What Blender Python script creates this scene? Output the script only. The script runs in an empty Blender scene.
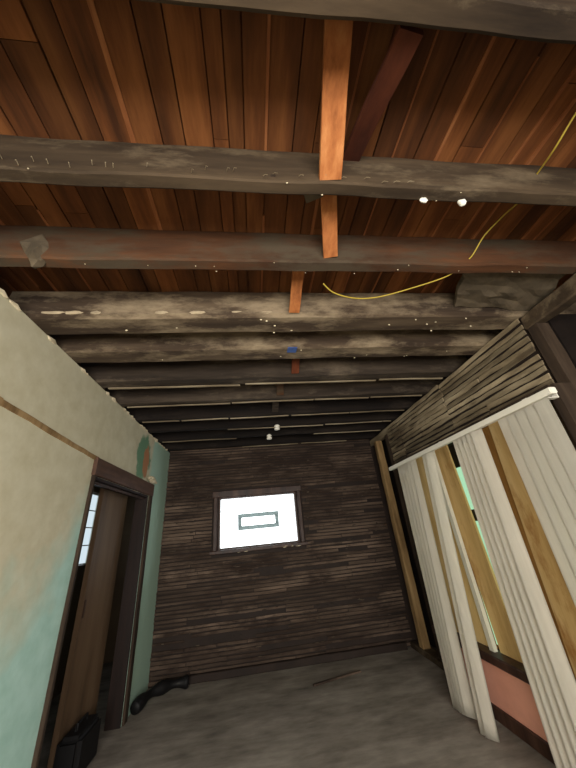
import bpy, bmesh, math, random
from mathutils import Vector, Matrix, noise
random.seed(7)
SC = bpy.context.scene
COL = SC.collection
FL = 1.37            # camera height above the floor

# ------------------------------------------------------------------ materials
def srgb(r, g, b):
    f = lambda c: (c/255/12.92) if c/255 <= .04045 else ((c/255+.055)/1.055)**2.4
    return (f(r), f(g), f(b), 1)

def new_mat(name):
    m = bpy.data.materials.new(name); m.use_nodes = True
    nt = m.node_tree; nt.nodes.clear()
    out = nt.nodes.new('ShaderNodeOutputMaterial')
    b = nt.nodes.new('ShaderNodeBsdfPrincipled')
    nt.links.new(b.outputs[0], out.inputs[0])
    b.inputs['Roughness'].default_value = .85
    b.inputs['Specular IOR Level'].default_value = .25
    return m, nt, b

def N(nt, t, **k):
    n = nt.nodes.new(t)
    for a, v in k.items(): setattr(n, a, v)
    return n

def ramp(nt, src, stops):
    r = N(nt, 'ShaderNodeValToRGB'); e = r.color_ramp.elements
    while len(e) < len(stops): e.new(.5)
    for i, (p, c) in enumerate(stops): e[i].position = p; e[i].color = c
    nt.links.new(src, r.inputs[0]); return r.outputs[0]

def tex(nt, scale, stretch=(1,1,1), detail=5, rough=.6, coord='Object', off=(0,0,0)):
    if coord == 'Position':
        c = N(nt, 'ShaderNodeNewGeometry').outputs['Position']
    else:
        c = N(nt, 'ShaderNodeTexCoord').outputs['Object']
    mp = N(nt, 'ShaderNodeMapping'); mp.inputs['Scale'].default_value = stretch
    mp.inputs['Location'].default_value = off
    nt.links.new(c, mp.inputs[0])
    n = N(nt, 'ShaderNodeTexNoise'); n.inputs['Scale'].default_value = scale
    n.inputs['Detail'].default_value = detail; n.inputs['Roughness'].default_value = rough
    nt.links.new(mp.outputs[0], n.inputs['Vector']); return n.outputs[0]

def mix(nt, f, a, b, mode='MIX'):
    m = N(nt, 'ShaderNodeMix', data_type='RGBA', blend_type=mode)
    for s, v in ((m.inputs[0], f), (m.inputs[6], a), (m.inputs[7], b)):
        if isinstance(v, (float, int)): s.default_value = v
        elif isinstance(v, tuple): s.default_value = v
        else: nt.links.new(v, s)
    return m.outputs[2]

def mth(nt, op, a, b=0., clamp=False):
    m = N(nt, 'ShaderNodeMath', operation=op); m.use_clamp = clamp
    for s, v in ((m.inputs[0], a), (m.inputs[1], b)):
        if isinstance(v, (float, int)): s.default_value = v
        else: nt.links.new(v, s)
    return m.outputs[0]

def bump(nt, b, src, strength=.3, dist=.01):
    n = N(nt, 'ShaderNodeBump'); n.inputs['Strength'].default_value = strength
    n.inputs['Distance'].default_value = dist
    nt.links.new(src, n.inputs['Height']); nt.links.new(n.outputs[0], b.inputs['Normal'])

def wood(name, dark, mid, light, axis='x', grain=14, dust=None, dust_amt=.5, island=0., coord='Position', rough=.85):
    """weathered timber: long grain noise, optional dusty patches, optional per-board tone"""
    m, nt, b = new_mat(name)
    st = {'x': (.12,1,1), 'y': (1,.12,1), 'z': (1,1,.12)}[axis]
    g = tex(nt, grain, st, 6, .65, coord)
    c = ramp(nt, g, [(.3, dark), (.5, mid), (.72, light)])
    if island:
        ri = N(nt, 'ShaderNodeNewGeometry').outputs['Random Per Island']
        v = mth(nt, 'ADD', mth(nt, 'MULTIPLY', ri, island), 1-island*.5)
        hsv = N(nt, 'ShaderNodeHueSaturation'); nt.links.new(v, hsv.inputs['Value'])
        nt.links.new(c, hsv.inputs['Color']); c = hsv.outputs[0]
    if dust:
        d = tex(nt, 5, {'x': (.35,1,1), 'y': (1,.35,1), 'z': (1,1,.35)}[axis], 8, .7, 'Position', (3.1,1.7,.4))
        lo = .62-.25*dust_amt
        c = mix(nt, ramp(nt, d, [(lo, (0,0,0,1)), (lo+.16, (1,1,1,1))]), c, dust)
    nt.links.new(c, b.inputs['Base Color']); b.inputs['Roughness'].default_value = rough
    bump(nt, b, g, .3, .006)
    return m

def plain(name, col, var=.15, scale=6, rough=.7, bstr=.15):
    m, nt, b = new_mat(name)
    n = tex(nt, scale, (1,1,1), 5, .6, 'Position')
    lo = tuple(c*(1-var) for c in col[:3])+(1,); hi = tuple(min(1, c*(1+var)) for c in col[:3])+(1,)
    nt.links.new(ramp(nt, n, [(.3, lo), (.7, hi)]), b.inputs['Base Color'])
    b.inputs['Roughness'].default_value = rough; bump(nt, b, n, bstr, .005)
    return m

def emit(name, col, s):
    m = bpy.data.materials.new(name); m.use_nodes = True; nt = m.node_tree; nt.nodes.clear()
    out = N(nt, 'ShaderNodeOutputMaterial'); e = N(nt, 'ShaderNodeEmission')
    e.inputs[0].default_value = col; e.inputs[1].default_value = s
    nt.links.new(e.outputs[0], out.inputs[0]); return m

M = {}
M['deck'] = wood('deck_boards', srgb(56,31,15), srgb(96,56,28), srgb(132,84,46), 'y', 8, None, 0, .8)
M['deck_seam'] = wood('deck_seam_edges', srgb(100,56,30), srgb(134,82,48), srgb(164,110,70), 'y', 16)
M['joist_grey'] = wood('joist_grey_timber', srgb(36,27,19), srgb(60,48,35), srgb(84,69,52), 'x', 8, srgb(104,90,71), .42)
M['joist_dusty'] = wood('joist_dusty_timber', srgb(40,30,23), srgb(68,55,43), srgb(98,83,66), 'x', 8, srgb(136,120,98), .6)
M['joist_brown'] = wood('joist_brown_timber', srgb(42,26,16), srgb(74,47,29), srgb(104,66,40), 'x', 6, srgb(72,61,48), .7)
M['joist_dark'] = wood('joist_dark_timber', srgb(30,24,20), srgb(56,47,39), srgb(80,69,58), 'x', 9, srgb(100,88,74), .35)
M['pale_strip'] = wood('pale_lath_strip', srgb(84,72,57), srgb(132,118,96), srgb(196,182,156), 'x', 9)
M['joist_pale'] = plain('pale_edge_highlight', srgb(170,154,128), .3, 14, .9, .5)
M['joist_far_dim'] = wood('far_dim_joist_timber', srgb(12,9,8), srgb(24,18,15), srgb(40,32,26), 'x', 9, srgb(48,40,34), .25)  # dimming light towards the back is put into this near-black timber colour
M['dark_red'] = wood('dark_red_old_pine', srgb(44,18,9), srgb(70,32,17), srgb(88,44,24), 'y', 10)
M['ply_shade'] = wood('shaded_plywood', srgb(128,86,38), srgb(164,118,58), srgb(184,138,78), 'z', 5, srgb(140,96,46), .35)  # golden plywood darkened: shade of the recessed half put into the colour
M['orange_wood'] = wood('orange_new_pine', srgb(120,68,34), srgb(160,98,54), srgb(190,130,80), 'y', 16)
M['red_wood'] = wood('red_brown_pine', srgb(62,28,14), srgb(92,46,25), srgb(112,62,36), 'y', 14)
M['lath'] = wood('old_wall_lath', srgb(38,29,24), srgb(78,64,54), srgb(120,102,88), 'x', 5, srgb(48,36,29), .7, .6)
M['lath_back'] = plain('dark_cavity', srgb(40,30,25), .3, 4)
M['lath_right'] = wood('grey_ceiling_lath', srgb(64,54,40), srgb(122,108,86), srgb(166,152,126), 'y', 9, srgb(76,62,46), .4, .7)
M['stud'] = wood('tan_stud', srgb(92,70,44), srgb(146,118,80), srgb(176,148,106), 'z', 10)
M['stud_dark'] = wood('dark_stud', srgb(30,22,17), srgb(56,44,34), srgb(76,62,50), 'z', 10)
M['casing'] = wood('dark_brown_casing', srgb(30,18,14), srgb(56,36,28), srgb(84,60,48), 'z', 9, None, 0, 0, 'Position', .45)
M['black_wood'] = wood('near_black_varnished_wood', srgb(18,11,9), srgb(32,20,16), srgb(44,30,24), 'z', 9, None, 0, 0, 'Position', .55)
M['door'] = wood('brown_door_face', srgb(80,62,46), srgb(104,82,62), srgb(120,98,76), 'z', 5, None, 0, 0, 'Position', .5)
M['plaster_chunk'] = plain('cream_plaster', srgb(214,200,170), .15, 20)
M['plaster_grey'] = plain('grey_plaster', srgb(88,77,62), .35, 9, .9, .6)
M['white_rail'] = plain('white_rail', srgb(222,218,206), .04, 6, .4, 0)
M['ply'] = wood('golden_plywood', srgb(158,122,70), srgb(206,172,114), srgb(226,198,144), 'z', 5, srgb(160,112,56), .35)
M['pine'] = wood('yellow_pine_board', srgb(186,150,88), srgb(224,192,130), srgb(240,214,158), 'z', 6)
M['pine_dark'] = wood('shaded_recess_board', srgb(96,56,26), srgb(140,90,48), srgb(166,114,66), 'z', 6)  # shade of the recess between boards painted as brown
M['pink'] = plain('pink_wall_paint', srgb(222,158,136), .12, 3)
M['black'] = plain('black_rubber', srgb(16,15,16), .2, 8, .6)
M['cable'] = plain('yellow_cable_jacket', srgb(168,146,58), .1, 20, .5)
M['porcelain'] = plain('white_porcelain', srgb(236,232,220), .04, 20, .3)
M['blue'] = plain('blue_plastic', srgb(60,84,140), .2, 20, .5)
M['dark_wall'] = plain('dark_recess_wall', srgb(26,18,14), .5, 5, .95, .6)  # darkness of the side recess put into the wall colour
M['hall'] = plain('hall_wall', srgb(96,80,62), .15, 3)
M['white_frame'] = plain('white_window_trim', srgb(214,212,196), .06, 10, .5)
M['glass_white'] = emit('daylit_frosted_glass', (.93, .98, 1, 1), 4.5)
M['glass_green'] = emit('daylit_green_glass', (.55, 1, .62, 1), .75)
M['glass_hall'] = emit('daylit_hall_glass', (.78, .92, 1, 1), .85)

# vent frame: translucent grey plastic
m, nt, b = new_mat('grey_vent_plastic'); M['vent'] = m
tr = N(nt, 'ShaderNodeBsdfTranslucent'); tr.inputs[0].default_value = (.34, .38, .375, 1)
ms = N(nt, 'ShaderNodeMixShader'); ms.inputs[0].default_value = .8
b.inputs['Base Color'].default_value = srgb(160, 172, 172)
nt.links.new(b.outputs[0], ms.inputs[1]); nt.links.new(tr.outputs[0], ms.inputs[2])
nt.links.new(ms.outputs[0], nt.nodes['Material Output'].inputs[0])

# vinyl vane
m, nt, b = new_mat('ivory_vinyl_vane'); M['vane'] = m
n = tex(nt, 30, (1,1,.1), 3)
nt.links.new(ramp(nt, n, [(.3, srgb(222,217,204)), (.7, srgb(234,229,217))]), b.inputs['Base Color'])
b.inputs['Roughness'].default_value = .45

# plaster wall on the left: beige green above, worn teal below, brown scrape marks
m, nt, b = new_mat('worn_painted_plaster'); M['left_wall'] = m
pos = N(nt, 'ShaderNodeNewGeometry').outputs['Position']
sp = N(nt, 'ShaderNodeSeparateXYZ'); nt.links.new(pos, sp.inputs[0])
Y, Z = sp.outputs[1], sp.outputs[2]
big = tex(nt, 1.6, (1,1,1), 4, .55, 'Position'); fine = tex(nt, 9, (1,1,1), 6, .6, 'Position')
beige = ramp(nt, fine, [(.3, srgb(196,188,158)), (.7, srgb(212,206,180))])
teal = ramp(nt, fine, [(.3, srgb(168,206,194)), (.7, srgb(188,222,212))])
# teal lies below a wavy line that climbs towards the door
line = mth(nt, 'ADD', mth(nt, 'MULTIPLY', mth(nt, 'SUBTRACT', Y, 1.6), .75), 1.12)
line = mth(nt, 'MINIMUM', line, 1.75)
line = mth(nt, 'ADD', line, mth(nt, 'MULTIPLY', mth(nt, 'SUBTRACT', big, .5), 1.1))
mask = mth(nt, 'MULTIPLY', mth(nt, 'SUBTRACT', line, Z), 3., True)
c = mix(nt, mask, beige, teal)
# teal full height beyond the door
far = mth(nt, 'MULTIPLY', mth(nt, 'SUBTRACT', mth(nt, 'ADD', Y, mth(nt, 'MULTIPLY', mth(nt, 'SUBTRACT', big, .5), .8)), 3.62), 8., True)
c = mix(nt, far, c, srgb(176,206,188))
# pale worn patch under the crack, and orange-brown bare patch above the door
def blob(y0, z0, ry, rz, col, c, soft=3., wob=.9):
    dy = mth(nt, 'DIVIDE', mth(nt, 'SUBTRACT', Y, y0), ry); dz = mth(nt, 'DIVIDE', mth(nt, 'SUBTRACT', Z, z0), rz)
    d = mth(nt, 'ADD', mth(nt, 'MULTIPLY', dy, dy), mth(nt, 'MULTIPLY', dz, dz))
    d = mth(nt, 'ADD', d, mth(nt, 'MULTIPLY', mth(nt, 'SUBTRACT', fine, .5), wob*2))
    return mix(nt, mth(nt, 'MULTIPLY', mth(nt, 'SUBTRACT', 1., d), soft, True), c, col)
c = blob(3.42, 2.25, .22, .26, srgb(110,146,116), c)
c = blob(3.5, 2.22, .1, .2, srgb(176,124,88), c)
nt.links.new(c, b.inputs['Base Color']); bump(nt, b, fine, .25, .006)
b.inputs['Roughness'].default_value = .75

# floor: worn grey concrete / dusty boards
m, nt, b = new_mat('dusty_grey_floor'); M['floor'] = m
a1 = tex(nt, 3.2, (.5,1,1), 7, .62, 'Position'); a2 = tex(nt, 16, (.3,1,1), 5, .6, 'Position')
c = ramp(nt, a1, [(.3, srgb(92,84,75)), (.5, srgb(136,127,116)), (.7, srgb(170,162,150))])
c = mix(nt, .35, c, ramp(nt, a2, [(.35, srgb(62,55,50)), (.7, srgb(140,132,122))]))
nt.links.new(c, b.inputs['Base Color']); bump(nt, b, a2, .3, .006)

# ------------------------------------------------------------------ geometry helpers
def box(bm, x0, x1, y0, y1, z0, z1):
    vs = [bm.verts.new((x, y, z)) for x in (x0, x1) for y in (y0, y1) for z in (z0, z1)]
    for f in ((0,1,3,2), (4,6,7,5), (0,4,5,1), (2,3,7,6), (0,2,6,4), (1,5,7,3)):
        bm.faces.new([vs[i] for i in f])
    return vs

def beam(bm, p0, p1, w, h, seg=12, rough=.004, up=(0,0,1), round_=.15, seed=0):
    """a hewn timber with eight-sided, slightly wandering section from p0 to p1 (centre line)"""
    p0, p1 = Vector(p0), Vector(p1); d = (p1-p0).normalized()
    s = d.cross(Vector(up)).normalized(); u = s.cross(d).normalized()
    c = min(w, h)*round_
    prof = [(-w/2+c,-h/2), (w/2-c,-h/2), (w/2,-h/2+c), (w/2,h/2-c), (w/2-c,h/2), (-w/2+c,h/2), (-w/2,h/2-c), (-w/2,-h/2+c)]
    rings = []
    for i in range(seg+1):
        q = p0.lerp(p1, i/seg); r = []
        for a, e in prof:
            v = q + s*a + u*e
            n = noise.noise_vector(Vector((v.x*4+seed, v.y*7+seed*.7, v.z*9)))*rough*2
            r.append(bm.verts.new(v+n))
        rings.append(r)
    for i in range(seg):
        for k in range(8):
            bm.faces.new((rings[i][k], rings[i][(k+1)%8], rings[i+1][(k+1)%8], rings[i+1][k]))
    bm.faces.new(rings[0][::-1]); bm.faces.new(rings[-1])

def tube(bm, pts, r, n=8):
    pts = [Vector(p) for p in pts]; rings = []
    for i, p in enumerate(pts):
        t = (pts[min(i+1, len(pts)-1)]-pts[max(i-1, 0)]).normalized()
        s = t.cross(Vector((0,0,1)) if abs(t.z) < .95 else Vector((1,0,0))).normalized(); u = s.cross(t)
        rr = r[i] if isinstance(r, (list, tuple)) else r
        rings.append([bm.verts.new(p+(s*math.cos(a)+u*math.sin(a))*rr) for a in [2*math.pi*k/n for k in range(n)]])
    for i in range(len(rings)-1):
        for k in range(n):
            bm.faces.new((rings[i][k], rings[i][(k+1)%n], rings[i+1][(k+1)%n], rings[i+1][k]))
    bm.faces.new(rings[0][::-1]); bm.faces.new(rings[-1])

def lump(bm, c, rx, ry, rz, seed=0, sub=2, amp=.45):
    g = bmesh.ops.create_icosphere(bm, subdivisions=sub, radius=1)
    for v in g['verts']:
        k = 1+amp*noise.noise(v.co*1.9+Vector((seed*3.3, seed, 0)))
        v.co = Vector((c[0]+v.co.x*rx*k, c[1]+v.co.y*ry*k, c[2]+v.co.z*rz*k))

def obj(name, bm, mat, parent=None, smooth=False, world=False):
    bmesh.ops.recalc_face_normals(bm, faces=bm.faces)
    if world: o0 = Vector((0,0,0))
    else:
        xs = [v.co for v in bm.verts]
        o0 = Vector(((min(v.x for v in xs)+max(v.x for v in xs))/2, (min(v.y for v in xs)+max(v.y for v in xs))/2, min(v.z for v in xs)))
        bmesh.ops.translate(bm, vec=-o0, verts=bm.verts)
    me = bpy.data.meshes.new(name); bm.to_mesh(me); bm.free()
    if smooth:
        for p in me.polygons: p.use_smooth = True
    mats = mat if isinstance(mat, list) else [mat]
    for q in mats: me.materials.append(q)
    o = bpy.data.objects.new(name, me); COL.objects.link(o)
    if parent is not None:
        o.parent = parent; pw = Vector(parent.location)
        if parent.parent is not None: pw = pw+Vector(parent.parent.location)
        o.location = o0-pw
    else: o.location = o0
    return o

def empty(name, loc, label, cat, group=None):
    o = bpy.data.objects.new(name, None); COL.objects.link(o); o.location = loc
    o.empty_display_size = .1
    return tag(o, label, cat, group)

def tag(o, label, cat, group=None, kind=None):
    o['label'] = label; o['category'] = cat
    if group: o['group'] = group
    if kind: o['kind'] = kind
    return o

def struct(name, bm, mat, parent=None):
    o = obj(name, bm, mat, parent, world=parent is None)
    if parent is None: o['kind'] = 'structure'
    return o
B = bmesh.new

JB, DK = 2.55, 2.765        # joist undersides, deck underside
BACK = 4.42; LX = -1.2; RX = 1.86

# ------------------------------------------------------------------ floor and ceiling deck
bm = B(); box(bm, -2.6, 3.2, -2.7, 5.8, -.12, 0); struct('floor', bm, M['floor'])
bm = B()
x = -2.6; seams = []
random.seed(11)
while x < 3.2:
    w = random.choice((.06, .08, .085, .1, .11))
    dz = random.uniform(0, .006)
    y = -2.7
    while y < BACK+.3:
        L = random.uniform(2.2, 4.5); y1 = min(y+L, BACK+.35)
        box(bm, x+.0025, x+w-.0025, y+.001, y1-.001, DK+dz, DK+.02)
        y = y1
    seams.append(x+w); x += w
n_deck = len(bm.faces)
for s in seams:                                   # pale raw edges where boards have shrunk apart
    if random.random() < .5:
        yy = random.uniform(-.5, .3); 
        while yy < BACK:
            ln = random.uniform(.5, 1.8); ww = random.uniform(.003, .009)
            box(bm, s-ww, s+ww, yy, min(yy+ln, BACK), DK-.003, DK+.01); yy += ln+random.uniform(.0, .5)
bm.faces.ensure_lookup_table()
for f in bm.faces[n_deck:]: f.material_index = 1
box(bm, -2.6, 3.2, -2.7, BACK+.35, DK+.02, DK+.06)
struct('ceiling', bm, [M['deck'], M['deck_seam']])

# ------------------------------------------------------------------ joists
JO = [  # near y, far y, material, label
 (.175, .243, 'joist_grey', 'brownish grey ceiling joist nearest the camera, cut by the top edge of the view'),
 (.630, .683, 'joist_grey', 'long grey ceiling joist with a dark knot and white plaster flecks, second from the top'),
 (.995, 1.061, 'joist_brown', 'reddish brown ceiling joist just above the sagging yellow cable'),
 (1.396, 1.575, 'joist_dusty', 'thick dusty doubled beam just below the sagging yellow cable'),
 (1.739, 1.914, 'joist_dusty', 'pale dusty thick joist with a blue scrap on its underside'),
 (2.169, 2.298, 'joist_dark', 'grey brown joist directly behind the pale one with the blue scrap'),
 (2.60, 2.691, 'joist_dark', 'smooth dark grey joist halfway to the back wall, wider than those behind it'),
 (3.05, 3.110, 'joist_far_dim', 'thin dark joist edged with a ragged bright lath strip'),
 (3.44, 3.492, 'joist_far_dim', 'thin dark joist holding the nearer white porcelain knob'),
 (3.82, 3.869, 'joist_far_dim', 'thin dark joist holding the farther white porcelain knob'),
 (4.27, 4.322, 'joist_far_dim', 'last thin dark joist right against the lath back wall'),
]
joists = []
for i, (y0, y1, mt, lab) in enumerate(JO):
    bm = B(); yc = (y0+y1)/2
    xe = 3.1 if i < 4 else 2.05
    t = empty('ceiling_joist', (-.0, yc, JB), lab, 'joist', 'ceiling joists')
    sk = (.045, .022, .016, .006)[i] if i < 4 else 0
    beam(bm, (-1.34, yc+sk*.45, (JB+DK)/2), (xe, yc-sk*1.5, (JB+DK)/2), y1-y0, DK-JB-.002, 40, .0035, seed=i*3.7, round_=.12)
    obj('beam', bm, M[mt], t)
    joists.append(t)
    if i >= 5:                                    # old lath nailers left on the far lower edge
        xx = -1.15
        while xx < 1.8:
            L = random.uniform(.5, 1.2) if i != 7 else random.uniform(.25, .7)
            x1 = min(xx+L, 1.82)
            if i in (5, 8, 9, 10) and random.random() < .3: xx = x1; continue
            wob = random.uniform(-.006, .006)
            bm = B(); beam(bm, (xx, y1-.011+wob, JB-.005), (x1, y1-.011-wob, JB-.005+random.uniform(-.006, .001)), .020, .008, 6, .002, seed=xx)
            o = obj('lath_strip', bm, M['pale_strip'], t); o['label'] = 'pale lath strip'
            xx = x1+(random.uniform(.01, .06))
def crumbs(j, pts, s=.012):
    t = joists[j]; bm = B()
    for k, (x, y, z) in enumerate(pts):
        lump(bm, (x, y, z), s*random.uniform(.7, 1.6), s*random.uniform(.5, 1), s*random.uniform(.5, 1.1), k, 1)
    o = obj('plaster_crumb', bm, M['plaster_chunk'], t); o['kind'] = 'stuff'; o['label'] = 'white plaster flecks'
random.seed(5)
crumbs(1, [(random.uniform(-.75, 1.2), random.choice((.632, .65, .67)), JB+random.choice((0, 0, .01, -.002))) for _ in range(7)], .003)
crumbs(2, [(random.uniform(-.9, 1.6), random.choice((1.0, 1.03, 1.06)), JB-.001) for _ in range(14)], .003)
crumbs(3, [(random.uniform(-1.1, 1.7), random.uniform(1.42, 1.56), JB-.002) for _ in range(14)], .006)
crumbs(4, [(random.uniform(-1.1, 1.7), random.uniform(1.75, 1.9), JB-.002) for _ in range(8)], .005)
for x, s in ((.735, .011), (.745, .013), (.915, .017)):
    bm = B(); lump(bm, (x, .668, JB-.004), s, s*.7, s*1.1, x*9, 2)
    o = obj('plaster_lump', bm, M['porcelain'], joists[1]); o['label'] = 'white plaster lump'
bm = B(); lump(bm, (.115, .629, JB+.035), .012, .004, .009, 3)
obj('knot', bm, M['stud_dark'], joists[1])
bm = B()
for k in range(30):
    x = -.86+k*.052+random.uniform(-.02, .02); z = JB+random.uniform(.004, .05)
    if random.random() < .6: tube(bm, [(x, .632 if x < 0 else .622, z), (x+.006, .614, z-.004), (x+.014, .606, z-.022)], .0013, 5)
o = obj('nail', bm, M['pale_strip'], joists[1]); o['kind'] = 'stuff'; o['label'] = 'bent pale nails'
bm = B(); lump(bm, (-.94, 1.02, JB+.06), .06, .05, .08, 2); 
o = obj('plaster_lump', bm, M['plaster_grey'], joists[2])
bm = B()
for k, (x, s) in enumerate(((-1.08, .07), (-.98, .05), (-.86, .028), (-.5, .04), (-.3, .05), (-.05, .06), (.12, .04))):
    lump(bm, (x, 1.398, JB+.03), s, .006, .011, k, 2)
o = obj('plaster_crumb', bm, M['joist_pale'], joists[3]); o['kind'] = 'stuff'  # pale plaster lumps, toned to paint the smeared highlight along the beam edge

# cross bridging
def brace(p0, p1, w, h, mt, lab, up=(0,0,1), n='bridging_brace'):
    bm = B(); beam(bm, p0, p1, w, h, 8, .0015, up, .08, seed=p0[0]*9)
    return tag(obj(n, bm, M[mt]), lab, 'brace', 'cross bridging between the joists')
brace((.300,.258,2.725), (.335,.624,2.575), .085, .022, 'orange_wood', 'bright orange wooden brace between the first and second joists from the top')
brace((.362,.690,2.71), (.425,.988,2.585), .072, .022, 'orange_wood', 'orange wooden brace with nail holes between the second joist and the brown joist')
brace((.485,.236,2.60), (.445,.622,2.73), .075, .022, 'dark_red', 'dark red brace slanting right behind the bright orange brace')
brace((.285,.700,2.66), (.305,.740,2.645), .075, .05, 'plaster_grey', 'short yellowish grey block of wood beside the second orange brace', n='wood_block')
brace((.295,1.067,2.72), (.285,1.388,2.575), .065, .022, 'orange_wood', 'short orange brown brace ending on the thick doubled beam')
brace((.385,1.92,2.73), (.385,2.163,2.575), .065, .022, 'red_wood', 'red brown brace behind the pale joist with the blue scrap')
brace((.28,2.304,2.73), (.29,2.594,2.575), .07, .022, 'joist_brown', 'dull brown brace standing two joists behind the blue scrap')
brace((.27,2.697,2.73), (.27,3.044,2.58), .07, .022, 'joist_dark', 'faint dark brace just before the ragged bright lath strip')

# porcelain knobs
def knob(x, y, lab, s=1.):
    bm = B(); n = 16
    prof = [(.0,.0), (.028,.0), (.030,-.012), (.022,-.018), (.021,-.028), (.030,-.034), (.029,-.048), (.012,-.054), (0,-.054)]
    prof = [(r*s, z*s) for r, z in prof]
    rings = [[bm.verts.new((x+max(r, .0008)*math.cos(2*math.pi*k/n), y+max(r, .0008)*math.sin(2*math.pi*k/n), JB+.012+z)) for k in range(n)] for r, z in prof]
    for a, c in zip(rings, rings[1:]):
        for k in range(n): bm.faces.new((a[k], a[(k+1)%n], c[(k+1)%n], c[k]))
    tag(obj('porcelain_knob', bm, M['porcelain'], smooth=True), lab, 'knob', 'porcelain knobs under the joists')
knob(.315, 3.466, 'white porcelain knob under a dark joist, the nearer and more yellowish of two', 1.15)
knob(.235, 3.845, 'white porcelain knob under a dark joist, the farther and lower of two', 1.2)
bm = B(); box(bm, .28, .345, 1.735, 1.80, JB-.004, JB+.003); 
for v in bm.verts: v.co += noise.noise_vector(v.co*30)*.006
tag(obj('plastic_scrap', bm, M['blue']), 'small blue plastic scrap stuck to the pale dusty joist', 'scrap')

# yellow cable threaded through the joists
def smooth_pts(P, n=10):
    P = [Vector(p) for p in P]; out = []
    for i in range(len(P)-1):
        a, b_, c_, d_ = P[max(i-1,0)], P[i], P[i+1], P[min(i+2,len(P)-1)]
        for k in range(n):
            t = k/n
            out.append(.5*((2*b_)+(-a+c_)*t+(2*a-5*b_+4*c_-d_)*t*t+(-a+3*b_-3*c_+d_)*t**3))
    return out+[P[-1]]
cab = smooth_pts([(.395,1.085,2.50), (.46,1.13,2.482), (.58,1.165,2.478), (.72,1.17,2.49), (.90,1.13,2.515), (1.10,1.07,2.55), (1.17,1.03,2.59),
                  (1.205,.975,2.60), (1.25,.90,2.665), (1.285,.80,2.68), (1.275,.70,2.645), (1.285,.655,2.67), (1.30,.61,2.69), (1.26,.50,2.66), (1.265,.40,2.69), (1.30,.28,2.74)])
bm = B(); tube(bm, cab, .0036, 8)
tag(obj('electrical_cable', bm, M['cable'], smooth=True), 'yellow electrical cable sagging under the joists and threading up to the right', 'cable')

# ------------------------------------------------------------------ back wall of lath with glass block window
WX0, WX1, WZ0, WZ1 = -.478, .59, 1.235, 1.872
bm = B()
for a in ((-1.33, WX0, 0, DK), (WX1, 3.2, 0, DK), (WX0, WX1, 0, WZ0), (WX0, WX1, WZ1, DK)):
    box(bm, a[0], a[1], BACK+.02, BACK+.25, a[2], a[3])
nb = len(bm.faces)
random.seed(3)
z = .02
while z < 2.74:
    p = .041+random.uniform(-.003, .003)
    x = -1.2
    while x < 1.84:
        L = random.choice((.4, .4, .8, 1.2))+random.uniform(-.05, .05); x1 = min(x+L, 1.86)
        for xa, xb in ([(x, x1)] if not (z+.035 > WZ0-.07 and z < WZ1+.09) else [(x, min(x1, WX0-.085)), (max(x, WX1+.085), x1)]):
            if xb-xa > .03 and random.random() > .07:
                d = random.uniform(-.008, .006); t = random.uniform(-.004, .004)
                beam(bm, (xa+.003, BACK+.004+d, z+.016+t), (xb-.003, BACK+.004+d, z+.016-t), .012, p-random.uniform(.006, .018), max(3, int((xb-xa)/.08)), .003, seed=z*31+xa, round_=.2)
        x = x1
    z += p
bm.faces.ensure_lookup_table()
for f in bm.faces[:nb]: f.material_index = 1
nl = len(bm.faces)
for k in range(420):                              # plaster keys and clinging mortar
    xx = random.uniform(-1.15, 1.8); zz = random.uniform(.1, 2.6)
    if WX0-.12 < xx < WX1+.12 and WZ0-.1 < zz < WZ1+.12: continue
    lump(bm, (xx, BACK-.001, zz), random.uniform(.006, .04), .006, random.uniform(.003, .009), k, 1)
bm.faces.ensure_lookup_table()
for f in bm.faces[nl:]: f.material_index = 2 
struct('wall_back', bm, [M['lath'], M['lath_back'], M['joist_dark']])

w1 = empty('window_1', ((WX0+WX1)/2, BACK, WZ0), 'small bright glass block window set in the dark lath wall', 'window'); w1['kind'] = 'structure'
bm = B(); cw = .085; yA, yB = BACK-.035, BACK+.019
beam(bm, (WX0-cw, BACK-.01, WZ1+cw/2), (WX1+cw, BACK-.01, WZ1+cw/2), .05, cw, 10, .002)
beam(bm, (WX0-cw/2, BACK-.01, WZ0), (WX0-cw/2, BACK-.01, WZ1), .05, cw, 10, .002, (0,1,0))
beam(bm, (WX1+cw/2, BACK-.01, WZ0), (WX1+cw/2, BACK-.01, WZ1), .05, cw, 10, .002, (0,1,0))
obj('casing', bm, M['casing'], w1)
bm = B(); beam(bm, (WX0-.1, BACK-.025, WZ0-.022), (WX1+.1, BACK-.025, WZ0-.022), .11, .04, 12, .003)
sill = obj('window_sill', bm, M['casing'], w1)
bm = B()
for k in range(16): lump(bm, (random.choice((random.uniform(-.45,-.1), random.uniform(.3,.6))), BACK-.07, WZ0-.035+random.uniform(-.008,.008)), random.uniform(.015,.05), .008, .005, k, 1)
o = obj('plaster_crumb', bm, M['plaster_chunk'], sill); o['kind'] = 'stuff'; o['label'] = 'pale plaster flecks along the sill'
bm = B()
for a in ((WX0, WX0+.018, WZ0, WZ1), (WX1-.018, WX1, WZ0, WZ1), (WX0+.018, WX1-.018, WZ0, WZ0+.018), (WX0+.018, WX1-.018, WZ1-.018, WZ1)):
    box(bm, a[0], a[1], BACK+.0, BACK+.18, a[2], a[3])
obj('window_frame', bm, M['casing'], w1)
bm = B(); nx, nz = 6, 4                            # glass blocks, pillowed faces
GX0, GX1, GZ0, GZ1 = WX0+.018, WX1-.018, WZ0+.018, WZ1-.018
for i in range(nx):
    for j in range(nz):
        xa = GX0+(GX1-GX0)*i/nx+.003; xb = GX0+(GX1-GX0)*(i+1)/nx-.003
        za = GZ0+(GZ1-GZ0)*j/nz+.003; zb = GZ0+(GZ1-GZ0)*(j+1)/nz-.003
        vs = box(bm, xa, xb, BACK+.07, BACK+.15, za, zb)
bmesh.ops.bevel(bm, geom=list(bm.edges), offset=.006, segments=2, affect='EDGES')
obj('glass_blocks', bm, M['glass_white'], w1)
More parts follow.
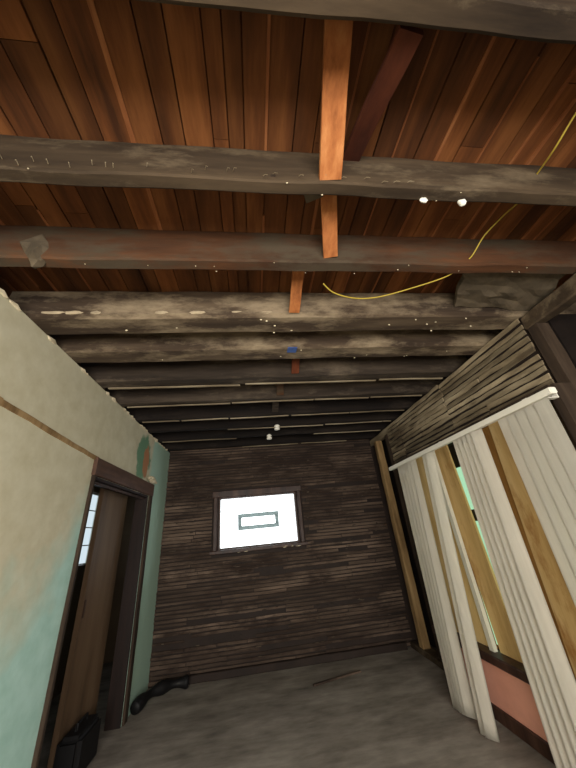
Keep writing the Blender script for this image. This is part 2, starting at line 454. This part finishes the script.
bm = B(); box(bm, GX0, GX1, BACK+.09, BACK+.14, GZ0, GZ1)
o = obj('mortar_grid', bm, emit('daylit_mortar', (.9,.97,1,1), 2.6), w1)
bm = B(); a, c, e, g, t = -.225, .335, 1.443, 1.645, .05
yq0, yq1 = BACK+.03, BACK+.068
for q in ((a, c, e, e+t), (a, c, g-t, g), (a, a+t, e+t, g-t), (c-t, c, e+t, g-t)): box(bm, q[0], q[1], yq0, yq1, q[2], q[3])
o = obj('vent_frame', bm, M['vent'], w1); o['label'] = 'grey rectangular vent frame in the middle of the glass'

# ------------------------------------------------------------------ left wall with doorway
DY0, DY1, DZ = 2.422, 3.72, 1.88
bm = B()
def slab_x(bm, x0, x1, y0, y1, z0, z1, holes=()):
    box(bm, x0, x1, y0, y1, z0, z1)
box(bm, LX-.12, LX, -2.7, DY0, 0, JB); box(bm, LX-.12, LX, DY1, BACK+.02, 0, JB); box(bm, LX-.12, LX, DY0, DY1, DZ, JB)
struct('wall_left', bm, M['left_wall'])
bm = B()                                            # broken plaster lip along the top of the wall
y = -.2
while y < 4.3:
    if not any(a-.03 < y < b_+.03 for a, b_, *_ in JO):
        lump(bm, (LX-.012, y, JB-.004), .02+random.random()*.012, random.uniform(.03, .07), .012+random.random()*.02, y*7, 1)
    y += random.uniform(.03, .12)
o = obj('plaster_rubble', bm, M['plaster_chunk']); tag(o, 'ragged cream plaster crumbs along the top of the left wall', 'plaster', None, 'stuff')
bm = B(); beam(bm, (LX-.001, .2, 2.10), (LX-.001, 1.43, 2.052), .014, .04, 14, .003); beam(bm, (LX-.001, 1.43, 2.052), (LX-.001, 2.44, 2.005), .014, .032, 14, .003)
o = struct('trim_1', bm, M['stud']); o['label'] = 'thin brown strip running along the left wall to the door head'

d1 = empty('door_1', (LX, (DY0+DY1)/2, 0), 'dark brown door casing around the opening in the left wall', 'door frame'); d1['kind'] = 'structure'
cw = .085
bm = B(); beam(bm, (LX+.012, DY0-.035, DZ+.065), (LX+.012, DY1+cw, DZ+.065), .03, .13, 12, .0015)
obj('head_casing', bm, wood('door_head_wood', srgb(58,40,32), srgb(88,64,52), srgb(112,86,72), 'y', 9, None, 0, 0, 'Position', .5), d1)
for yy, cw in ((DY0-.014, .03), (DY1+cw/2, cw)):
    bm = B(); beam(bm, (LX+.010, yy, .002), (LX+.010, yy, DZ), cw-.002, .026, 12, .0012, (1,0,0))
    obj('side_casing', bm, M['stud_dark'], d1)
bm = B(); box(bm, LX-.13, LX-.001, DY0+.001, DY0+.008, 0.001, DZ-.024); box(bm, LX-.13, LX-.001, DY1-.022, DY1-.001, 0.001, DZ-.024); box(bm, LX-.13, LX-.001, DY0+.001, DY1-.001, DZ-.022, DZ-.001)
obj('jamb', bm, M['black_wood'], d1)
bm = B(); box(bm, LX-.05, LX-.035, DY0+.022, DY1-.022, DZ-.045, DZ-.024)
o = obj('door_stop', bm, M['casing'], d1)
# door slab standing half open beyond the doorway
t = empty('interior_door', (-1.42, 3.34, .02), 'flat brown door standing ajar inside the left doorway', 'door')
bm = B(); vs = box(bm, -1.44, -1.40, 3.075, 3.66, .02, 1.90)
bmesh.ops.bevel(bm, geom=list(bm.edges), offset=.004, segments=2, affect='EDGES')
obj('door_panel', bm, M['door'], t)
bm = B(); box(bm, -1.3995, -1.396, 3.09, 3.115, .9, 1.02)
obj('lock_plate', bm, M['casing'], t)
# hallway beyond
bm = B(); 
box(bm, -2.30, -2.2, .5, 4.45, 0, 1.22); box(bm, -2.30, -2.2, .5, 4.45, 2.1, JB); box(bm, -2.3, -2.2, .5, 4.2, 1.22, 2.1)
box(bm, -2.3, -2.2, 4.45, 5.6, 0, 1.22); box(bm, -2.3, -2.2, 4.45, 5.6, 2.1, JB); box(bm, -2.3, -2.2, 5.1, 5.6, 1.22, 2.1)
box(bm, -2.2, -1.33, .5, .6, 0, JB); 
box(bm, -2.2, -1.33, 5.5, 5.6, 0, JB); box(bm, -1.45, -1.33, 4.68, 5.5, 0, JB)
box(bm, -2.3, -1.33, .5, 5.6, JB-.02, JB+.0)
struct('wall_hall', bm, M['hall'])
w2 = empty('window_2', (-2.25, 4.65, 1.22), 'tall pale daylit window glimpsed through the left doorway', 'window'); w2['kind'] = 'structure'
bm = B()
for i in range(3):
    for j in range(4): box(bm, -2.27, -2.25, 4.22+i*.29, 4.22+i*.29+.275, 1.24+j*.213, 1.24+j*.213+.2)
obj('glass_pane', bm, M['glass_hall'], w2)
bm = B()
for i in range(4): box(bm, -2.275, -2.235, 4.205+i*.29, 4.219+i*.29, 1.22, 2.1)
for j in range(5): box(bm, -2.275, -2.236, 4.22, 5.07, 1.227+j*.213, 1.239+j*.213)
obj('window_frame', bm, M['white_frame'], w2)
# cream chunk hanging over the door head
bm = B(); lump(bm, (LX+.03, 3.70, DZ+.17), .025, .14, .035, 4, 3)
tag(obj('plaster_chunk', bm, M['plaster_chunk']), 'cream plaster chunk resting on the door head casing', 'plaster chunk')
# dark things on the floor
bm = B(); tube(bm, smooth_pts([(-1.14,3.84,.06), (-1.10,3.98,.075), (-1.03,4.10,.08), (-.93,4.19,.075), (-.80,4.24,.065), (-.74,4.25,.062)], 8), [.045+.012*math.sin(k*.4) for k in range(41)], 12)
tag(obj('rubber_hose', bm, M['black'], smooth=True), 'thick curved black hose lying on the floor in the left back corner', 'hose')
bm = B(); box(bm, -1.38, -1.22, 3.0, 3.34, .001, .25)
bmesh.ops.bevel(bm, geom=list(bm.edges), offset=.03, segments=3, affect='EDGES')
t = empty('toolbox', (-1.3, 3.17, .001), 'black box on the floor just inside the left doorway', 'box')
obj('body', bm, M['black'], t)
bm = B(); tube(bm, [(-1.3,3.09,.245), (-1.3,3.10,.28), (-1.3,3.24,.28), (-1.3,3.25,.245)], .01)
obj('handle', bm, M['black'], t)
bm = B(); beam(bm, (-1.02, 4.376, .035), (1.75, 4.376, .035), .04, .068, 30, .004)
o = struct('baseboard_back', bm, M['lath_back'])
bm = B(); beam(bm, (.52,3.86,.008), (1.05,4.0,.008), .03, .014, 10, .002)
tag(obj('lath_scrap', bm, M['lath']), 'thin wooden lath scrap lying on the dark floor near the back wall', 'wood scrap')

# ------------------------------------------------------------------ right wall
# upper lath field
bm = B(); z = 1.985; random.seed(21); row = 0
studs_y = [1.42, 1.95, 2.42, 2.93, 3.40, 3.72]
while z < 2.53:
    p = .047
    brk = [1.42]+[s+random.uniform(-.02,.02) for s in studs_y[1:-1] if random.random() < (.95 if s in (2.42, 3.40) else .25)]+[3.74]
    for a, c in zip(brk, brk[1:]):
        tilt = random.uniform(-.006, .006)
        beam(bm, (RX+random.uniform(-.006,.004), a+.006, z+.018-tilt), (RX+random.uniform(-.006,.004), c-.006, z+.018+tilt), .012, p-random.uniform(.006,.018), 14, .004, seed=z*17+a, round_=.2)
    z += p
nl = len(bm.faces)
box(bm, RX+.015, RX+.11, 1.42, 3.74, 1.9, JB)        # plaster still behind the lath
bm.faces.ensure_lookup_table()
for f in bm.faces[nl:]: f.material_index = 1
struct('wall_right', bm, [M['lath_right'], M['lath_back']])
# outer dark wall and far side area
bm = B(); box(bm, 3.1, 3.2, -2.7, 1.4, 0, DK); box(bm, RX+.2, 3.2, 1.4, 1.5, 0, DK) ; box(bm, RX+.2, RX+.3, 1.5, BACK+.02, 0, DK)
struct('wall_side', bm, M['dark_wall'])
def post(x0, x1, y0, y1, z0, z1, mt, lab, cat='stud', name='wall_stud', grp='bare wall studs'):
    bm = B(); beam(bm, ((x0+x1)/2, (y0+y1)/2, z0), ((x0+x1)/2, (y0+y1)/2, z1), x1-x0, y1-y0, 20, .002, (0,1,0), .06, seed=y0)
    return tag(obj(name, bm, M[mt]), lab, cat, grp)
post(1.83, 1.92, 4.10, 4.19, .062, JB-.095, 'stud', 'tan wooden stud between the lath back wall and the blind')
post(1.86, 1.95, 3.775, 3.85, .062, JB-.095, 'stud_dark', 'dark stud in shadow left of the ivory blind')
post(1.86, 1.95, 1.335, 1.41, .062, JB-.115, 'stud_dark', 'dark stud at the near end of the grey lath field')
bm = B(); beam(bm, (1.90, .3, JB-.055), (1.90, BACK+.0, JB-.055), .1, .1, 30, .005, round_=.1)
# top plate ends where lath begins (kept as one timber)
bm.free()
bm = B(); beam(bm, (1.905, .2, JB-.06), (1.905, 1.415, JB-.06), .09, .105, 16, .005, round_=.1)
tag(obj('top_plate', bm, M['joist_grey']), 'rough brown beam running to the right edge above the dark opening', 'beam', 'wall plates')
bm = B(); beam(bm, (1.905, 3.745, JB-.05), (1.905, BACK-.01, JB-.05), .09, .085, 10, .004, round_=.1)
tag(obj('top_plate', bm, M['lath_right']), 'short grey beam over the tan stud at the back right corner', 'beam', 'wall plates')
bm = B(); beam(bm, (1.885, 3.46, .031), (1.885, BACK-.02, .031), .14, .06, 12, .003, round_=.1)
tag(obj('bottom_plate', bm, M['joist_grey']), 'grey floor plate under the tan stud', 'beam', 'wall plates')
bm = B(); vs = bmesh.ops.create_grid(bm, x_segments=14, y_segments=8, size=.5)['verts']
for v in vs:
    v.co = Vector((1.62+v.co.x*.62+v.co.y*.12, 1.228+v.co.y*.31, JB+.05-v.co.x*.03)) + noise.noise_vector(v.co*5)*.02
r = bmesh.ops.extrude_face_region(bm, geom=list(bm.faces))
for v in [g for g in r['geom'] if isinstance(g, bmesh.types.BMVert)]: v.co.z += .03
tag(obj('plaster_board', bm, M['plaster_grey']), 'grey crumbling plaster panel between two joists at the right corner', 'plaster panel')

# boarded window bay
BX = 1.72; SY0, SY1 = 1.36, 3.42; SZ = .44
bm = B()
box(bm, BX+.02, BX+.12, SY0, SY1, 0, SZ-.06)
struct('wall_knee', bm, M['pink'])
bm = B(); beam(bm, (BX-.0, SY0, SZ-.025), (BX-.0, SY1, SZ-.025), .12, .06, 20, .002)
o = struct('trim_2', bm, M['casing']); o['label'] = 'dark brown sill above the pink wall'
bm = B(); beam(bm, (BX+.006, SY0, .042), (BX+.006, SY1, .042), .022, .084, 20, .002)
struct('baseboard_right', bm, M['casing'])
bm = B(); box(bm, BX+.06, BX+.14, SY1-.09, SY1, SZ-.06, 1.95); box(bm, BX+.06, BX+.14, SY0, SY0+.09, SZ-.06, 1.95); box(bm, BX+.0, BX+.14, SY0, SY1, 1.95, 2.0)
box(bm, BX+.13, BX+.19, SY0, SY1, 1.98, 2.0); box(bm, BX+.02, RX+.2, SY0-.02, SY0+.03, 0, 2.0); box(bm, BX+.12, RX+.2, SY1-.05, SY1, 0, 2.0)
struct('trim_3', bm, M['stud_dark'])
w3 = empty('window_3', (BX+.16, 2.2, SZ), 'boarded window behind the blind with greenish daylight in its gap', 'window'); w3['kind'] = 'structure'
bm = B(); box(bm, BX+.17, BX+.18, SY0+.05, SY1-.05, SZ-.02, 1.31); box(bm, BX+.17, BX+.18, SY0+.05, SY1-.05, 1.40, 1.76)
obj('glass_pane', bm, M['glass_green'], w3)
bm = B(); box(bm, BX+.15, BX+.2, SY0+.05, SY1-.05, 1.31, 1.40); box(bm, BX+.15, BX+.2, SY0+.05, SY1-.05, 1.76, 1.98); box(bm, BX+.15, BX+.2, SY0+.05, SY1-.05, SZ-.06, SZ-.02)
obj('window_frame', bm, M['stud_dark'], w3)

def board(y0, y1, x, mt, lab, z0=SZ+.007, z1=1.945, th=.018, lean=0., name='wood_board'):
    bm = B(); n = 16; rings = []
    for i in range(n+1):
        z = z0+(z1-z0)*i/n; yo = lean*(i/n-.5)
        w0 = .003*noise.noise(Vector((y0*7, z*3, 1))); w1_ = .003*noise.noise(Vector((y1*7, z*3, 5)))
        rings.append([bm.verts.new(c) for c in ((x, y0+yo+w0, z), (x+th, y0+yo+w0, z), (x+th, y1+yo+w1_, z), (x, y1+yo+w1_, z))])
    for a, c in zip(rings, rings[1:]):
        for k in range(4): bm.faces.new((a[k], a[(k+1)%4], c[(k+1)%4], c[k]))
    bm.faces.new(rings[0][::-1]); bm.faces.new(rings[-1])
    return tag(obj(name, bm, M[mt]), lab, 'board', 'boards over the window')
k_ = BX/1.86
def by(y): return y*(BX+.03)/1.86
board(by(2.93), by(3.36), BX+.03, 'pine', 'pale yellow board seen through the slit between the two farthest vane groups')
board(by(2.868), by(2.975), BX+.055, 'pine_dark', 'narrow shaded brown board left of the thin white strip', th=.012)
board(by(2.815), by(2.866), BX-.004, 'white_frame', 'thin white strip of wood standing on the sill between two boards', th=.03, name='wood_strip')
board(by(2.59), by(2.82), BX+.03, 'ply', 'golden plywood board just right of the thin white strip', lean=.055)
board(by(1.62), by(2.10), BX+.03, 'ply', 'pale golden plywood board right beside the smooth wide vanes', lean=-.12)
board(by(1.9), by(2.47), BX+.052, 'ply_shade', 'plywood board with painted-in shade just right of the ribbed vanes', lean=0)

# ------------------------------------------------------------------ vertical blind
VX = 1.52; RZ = 1.885
vb = empty('vertical_blind', (VX, 2.2, RZ), 'ivory vertical blind with crooked vanes hanging in front of the boarded window', 'blind')
bm = B(); vs = box(bm, VX-.018, VX+.022, 1.185, 3.20, RZ-.012, RZ+.022)
bmesh.ops.bevel(bm, geom=list(bm.edges), offset=.004, segments=2, affect='EDGES')
obj('headrail', bm, M['white_rail'], vb)
for yy in (1.35, 2.2, 3.05):
    bm = B(); box(bm, VX-.005, BX+.005, yy-.015, yy+.015, RZ+.023, RZ+.028); box(bm, BX-.001, BX+.004, yy-.015, yy+.015, RZ+.028, RZ+.075)
    obj('bracket', bm, M['white_rail'], vb)
def vane(yt, yb, at, ab, zb=.02, xo=0., w=.089, bw=.004):
    """a curved vinyl slat: top centre yt, bottom centre yb, facing angle at (top) and ab (bottom) in degrees"""
    bm = B(); n, mseg = 22, 6; rings = []; ztop = RZ-.016
    for i in range(n+1):
        t = i/n; z = ztop+(zb-ztop)*t; yc = yt+(yb-yt)*t; a = math.radians(at+(ab-at)*t)
        r = []
        for k in range(mseg+1):
            s = (k/mseg-.5)*w; bow = bw*(1-(2*k/mseg-1)**2)
            y = yc+s*math.cos(a)+bow*math.sin(a); x = VX+xo+s*math.sin(a)-bow*math.cos(a)
            r.append(bm.verts.new((x, y, z)))
        rings.append(r)
    for a, c in zip(rings, rings[1:]):
        for k in range(mseg): bm.faces.new((a[k], a[k+1], c[k+1], c[k]))
    r = bmesh.ops.solidify(bm, geom=list(bm.faces), thickness=.0012)
    obj('vane', bm, M['vane'], vb, smooth=True)
# farthest group
for k, (yt, yb, at, ab) in enumerate(((2.975,3.04,-4,-14), (2.89,2.985,-8,-20), (2.81,2.935,-12,-28), (2.735,2.885,-14,-34), (2.665,2.84,-10,-34))): vane(yt, yb, at, ab, .015+.01*k, -.003*k, bw=.0025)
# narrow pair
for k, (yt, yb, at, ab) in enumerate(((2.44,2.715,-22,-34), (2.385,2.655,-24,-34))): vane(yt, yb, at, ab, .012+.01*k, -.004*k)
# ribbed group
for k in range(5): vane(1.985-k*.052, 2.07-k*.056, -18, -20, .02+.004*k, -.0015*k, bw=.0022)
# smooth wide group
for k in range(5): vane(1.535-k*.066, 1.565-k*.068, -2, -2, .02+.004*k, -.0008*k, bw=.0003)

# ------------------------------------------------------------------ the rest of the room behind the camera
bm = B()
FX0, FX1, FZ0, FZ1 = -1.1, 1.3, .6, 2.1
box(bm, -1.32, FX0, -1.5, -1.4, 0, DK); box(bm, FX1, 3.2, -1.5, -1.4, 0, DK); box(bm, FX0, FX1, -1.5, -1.4, 0, FZ0); box(bm, FX0, FX1, -1.5, -1.4, FZ1, DK)
struct('wall_front', bm, M['left_wall'])
def area(name, loc, rot, sx, sy, e, col):
    l = bpy.data.lights.new(name, 'AREA'); l.shape = 'RECTANGLE'; l.size = sx; l.size_y = sy; l.energy = e; l.color = col
    o = bpy.data.objects.new(name, l); COL.objects.link(o); o.location = loc; o.rotation_euler = rot; return o
area('daylight_front_window', ((FX0+FX1)/2, -1.41, (FZ0+FZ1)/2), (math.radians(64), 0, 0), FX1-FX0, FZ1-FZ0, 195, (1, .95, .87))

wd = bpy.data.worlds.new('world'); SC.world = wd; wd.use_nodes = True
bg = wd.node_tree.nodes['Background']; bg.inputs[0].default_value = (.8, .9, 1, 1); bg.inputs[1].default_value = .6

# ------------------------------------------------------------------ camera
cd = bpy.data.cameras.new('camera'); cam = bpy.data.objects.new('camera', cd); COL.objects.link(cam)
cd.sensor_fit = 'VERTICAL'; cd.sensor_height = 36; cd.lens = 292/768*36; cd.clip_start = .01
R = Matrix(((0.99106052, -0.03325706, 0.12920142), (-0.09988358, 0.45704306, 0.88381837), (-0.08844382, -0.8888226, 0.4496355)))
rt, dn, fw = R.col[0], R.col[1], R.col[2]
cam.matrix_world = Matrix(((rt.x, -dn.x, -fw.x, 0), (rt.y, -dn.y, -fw.y, 0), (rt.z, -dn.z, -fw.z, FL), (0, 0, 0, 1)))
SC.camera = cam
vs = SC.view_settings; vs.view_transform = 'Standard'; vs.look = 'None'; vs.gamma = 1; vs.use_curve_mapping = False; vs.exposure = 0.0
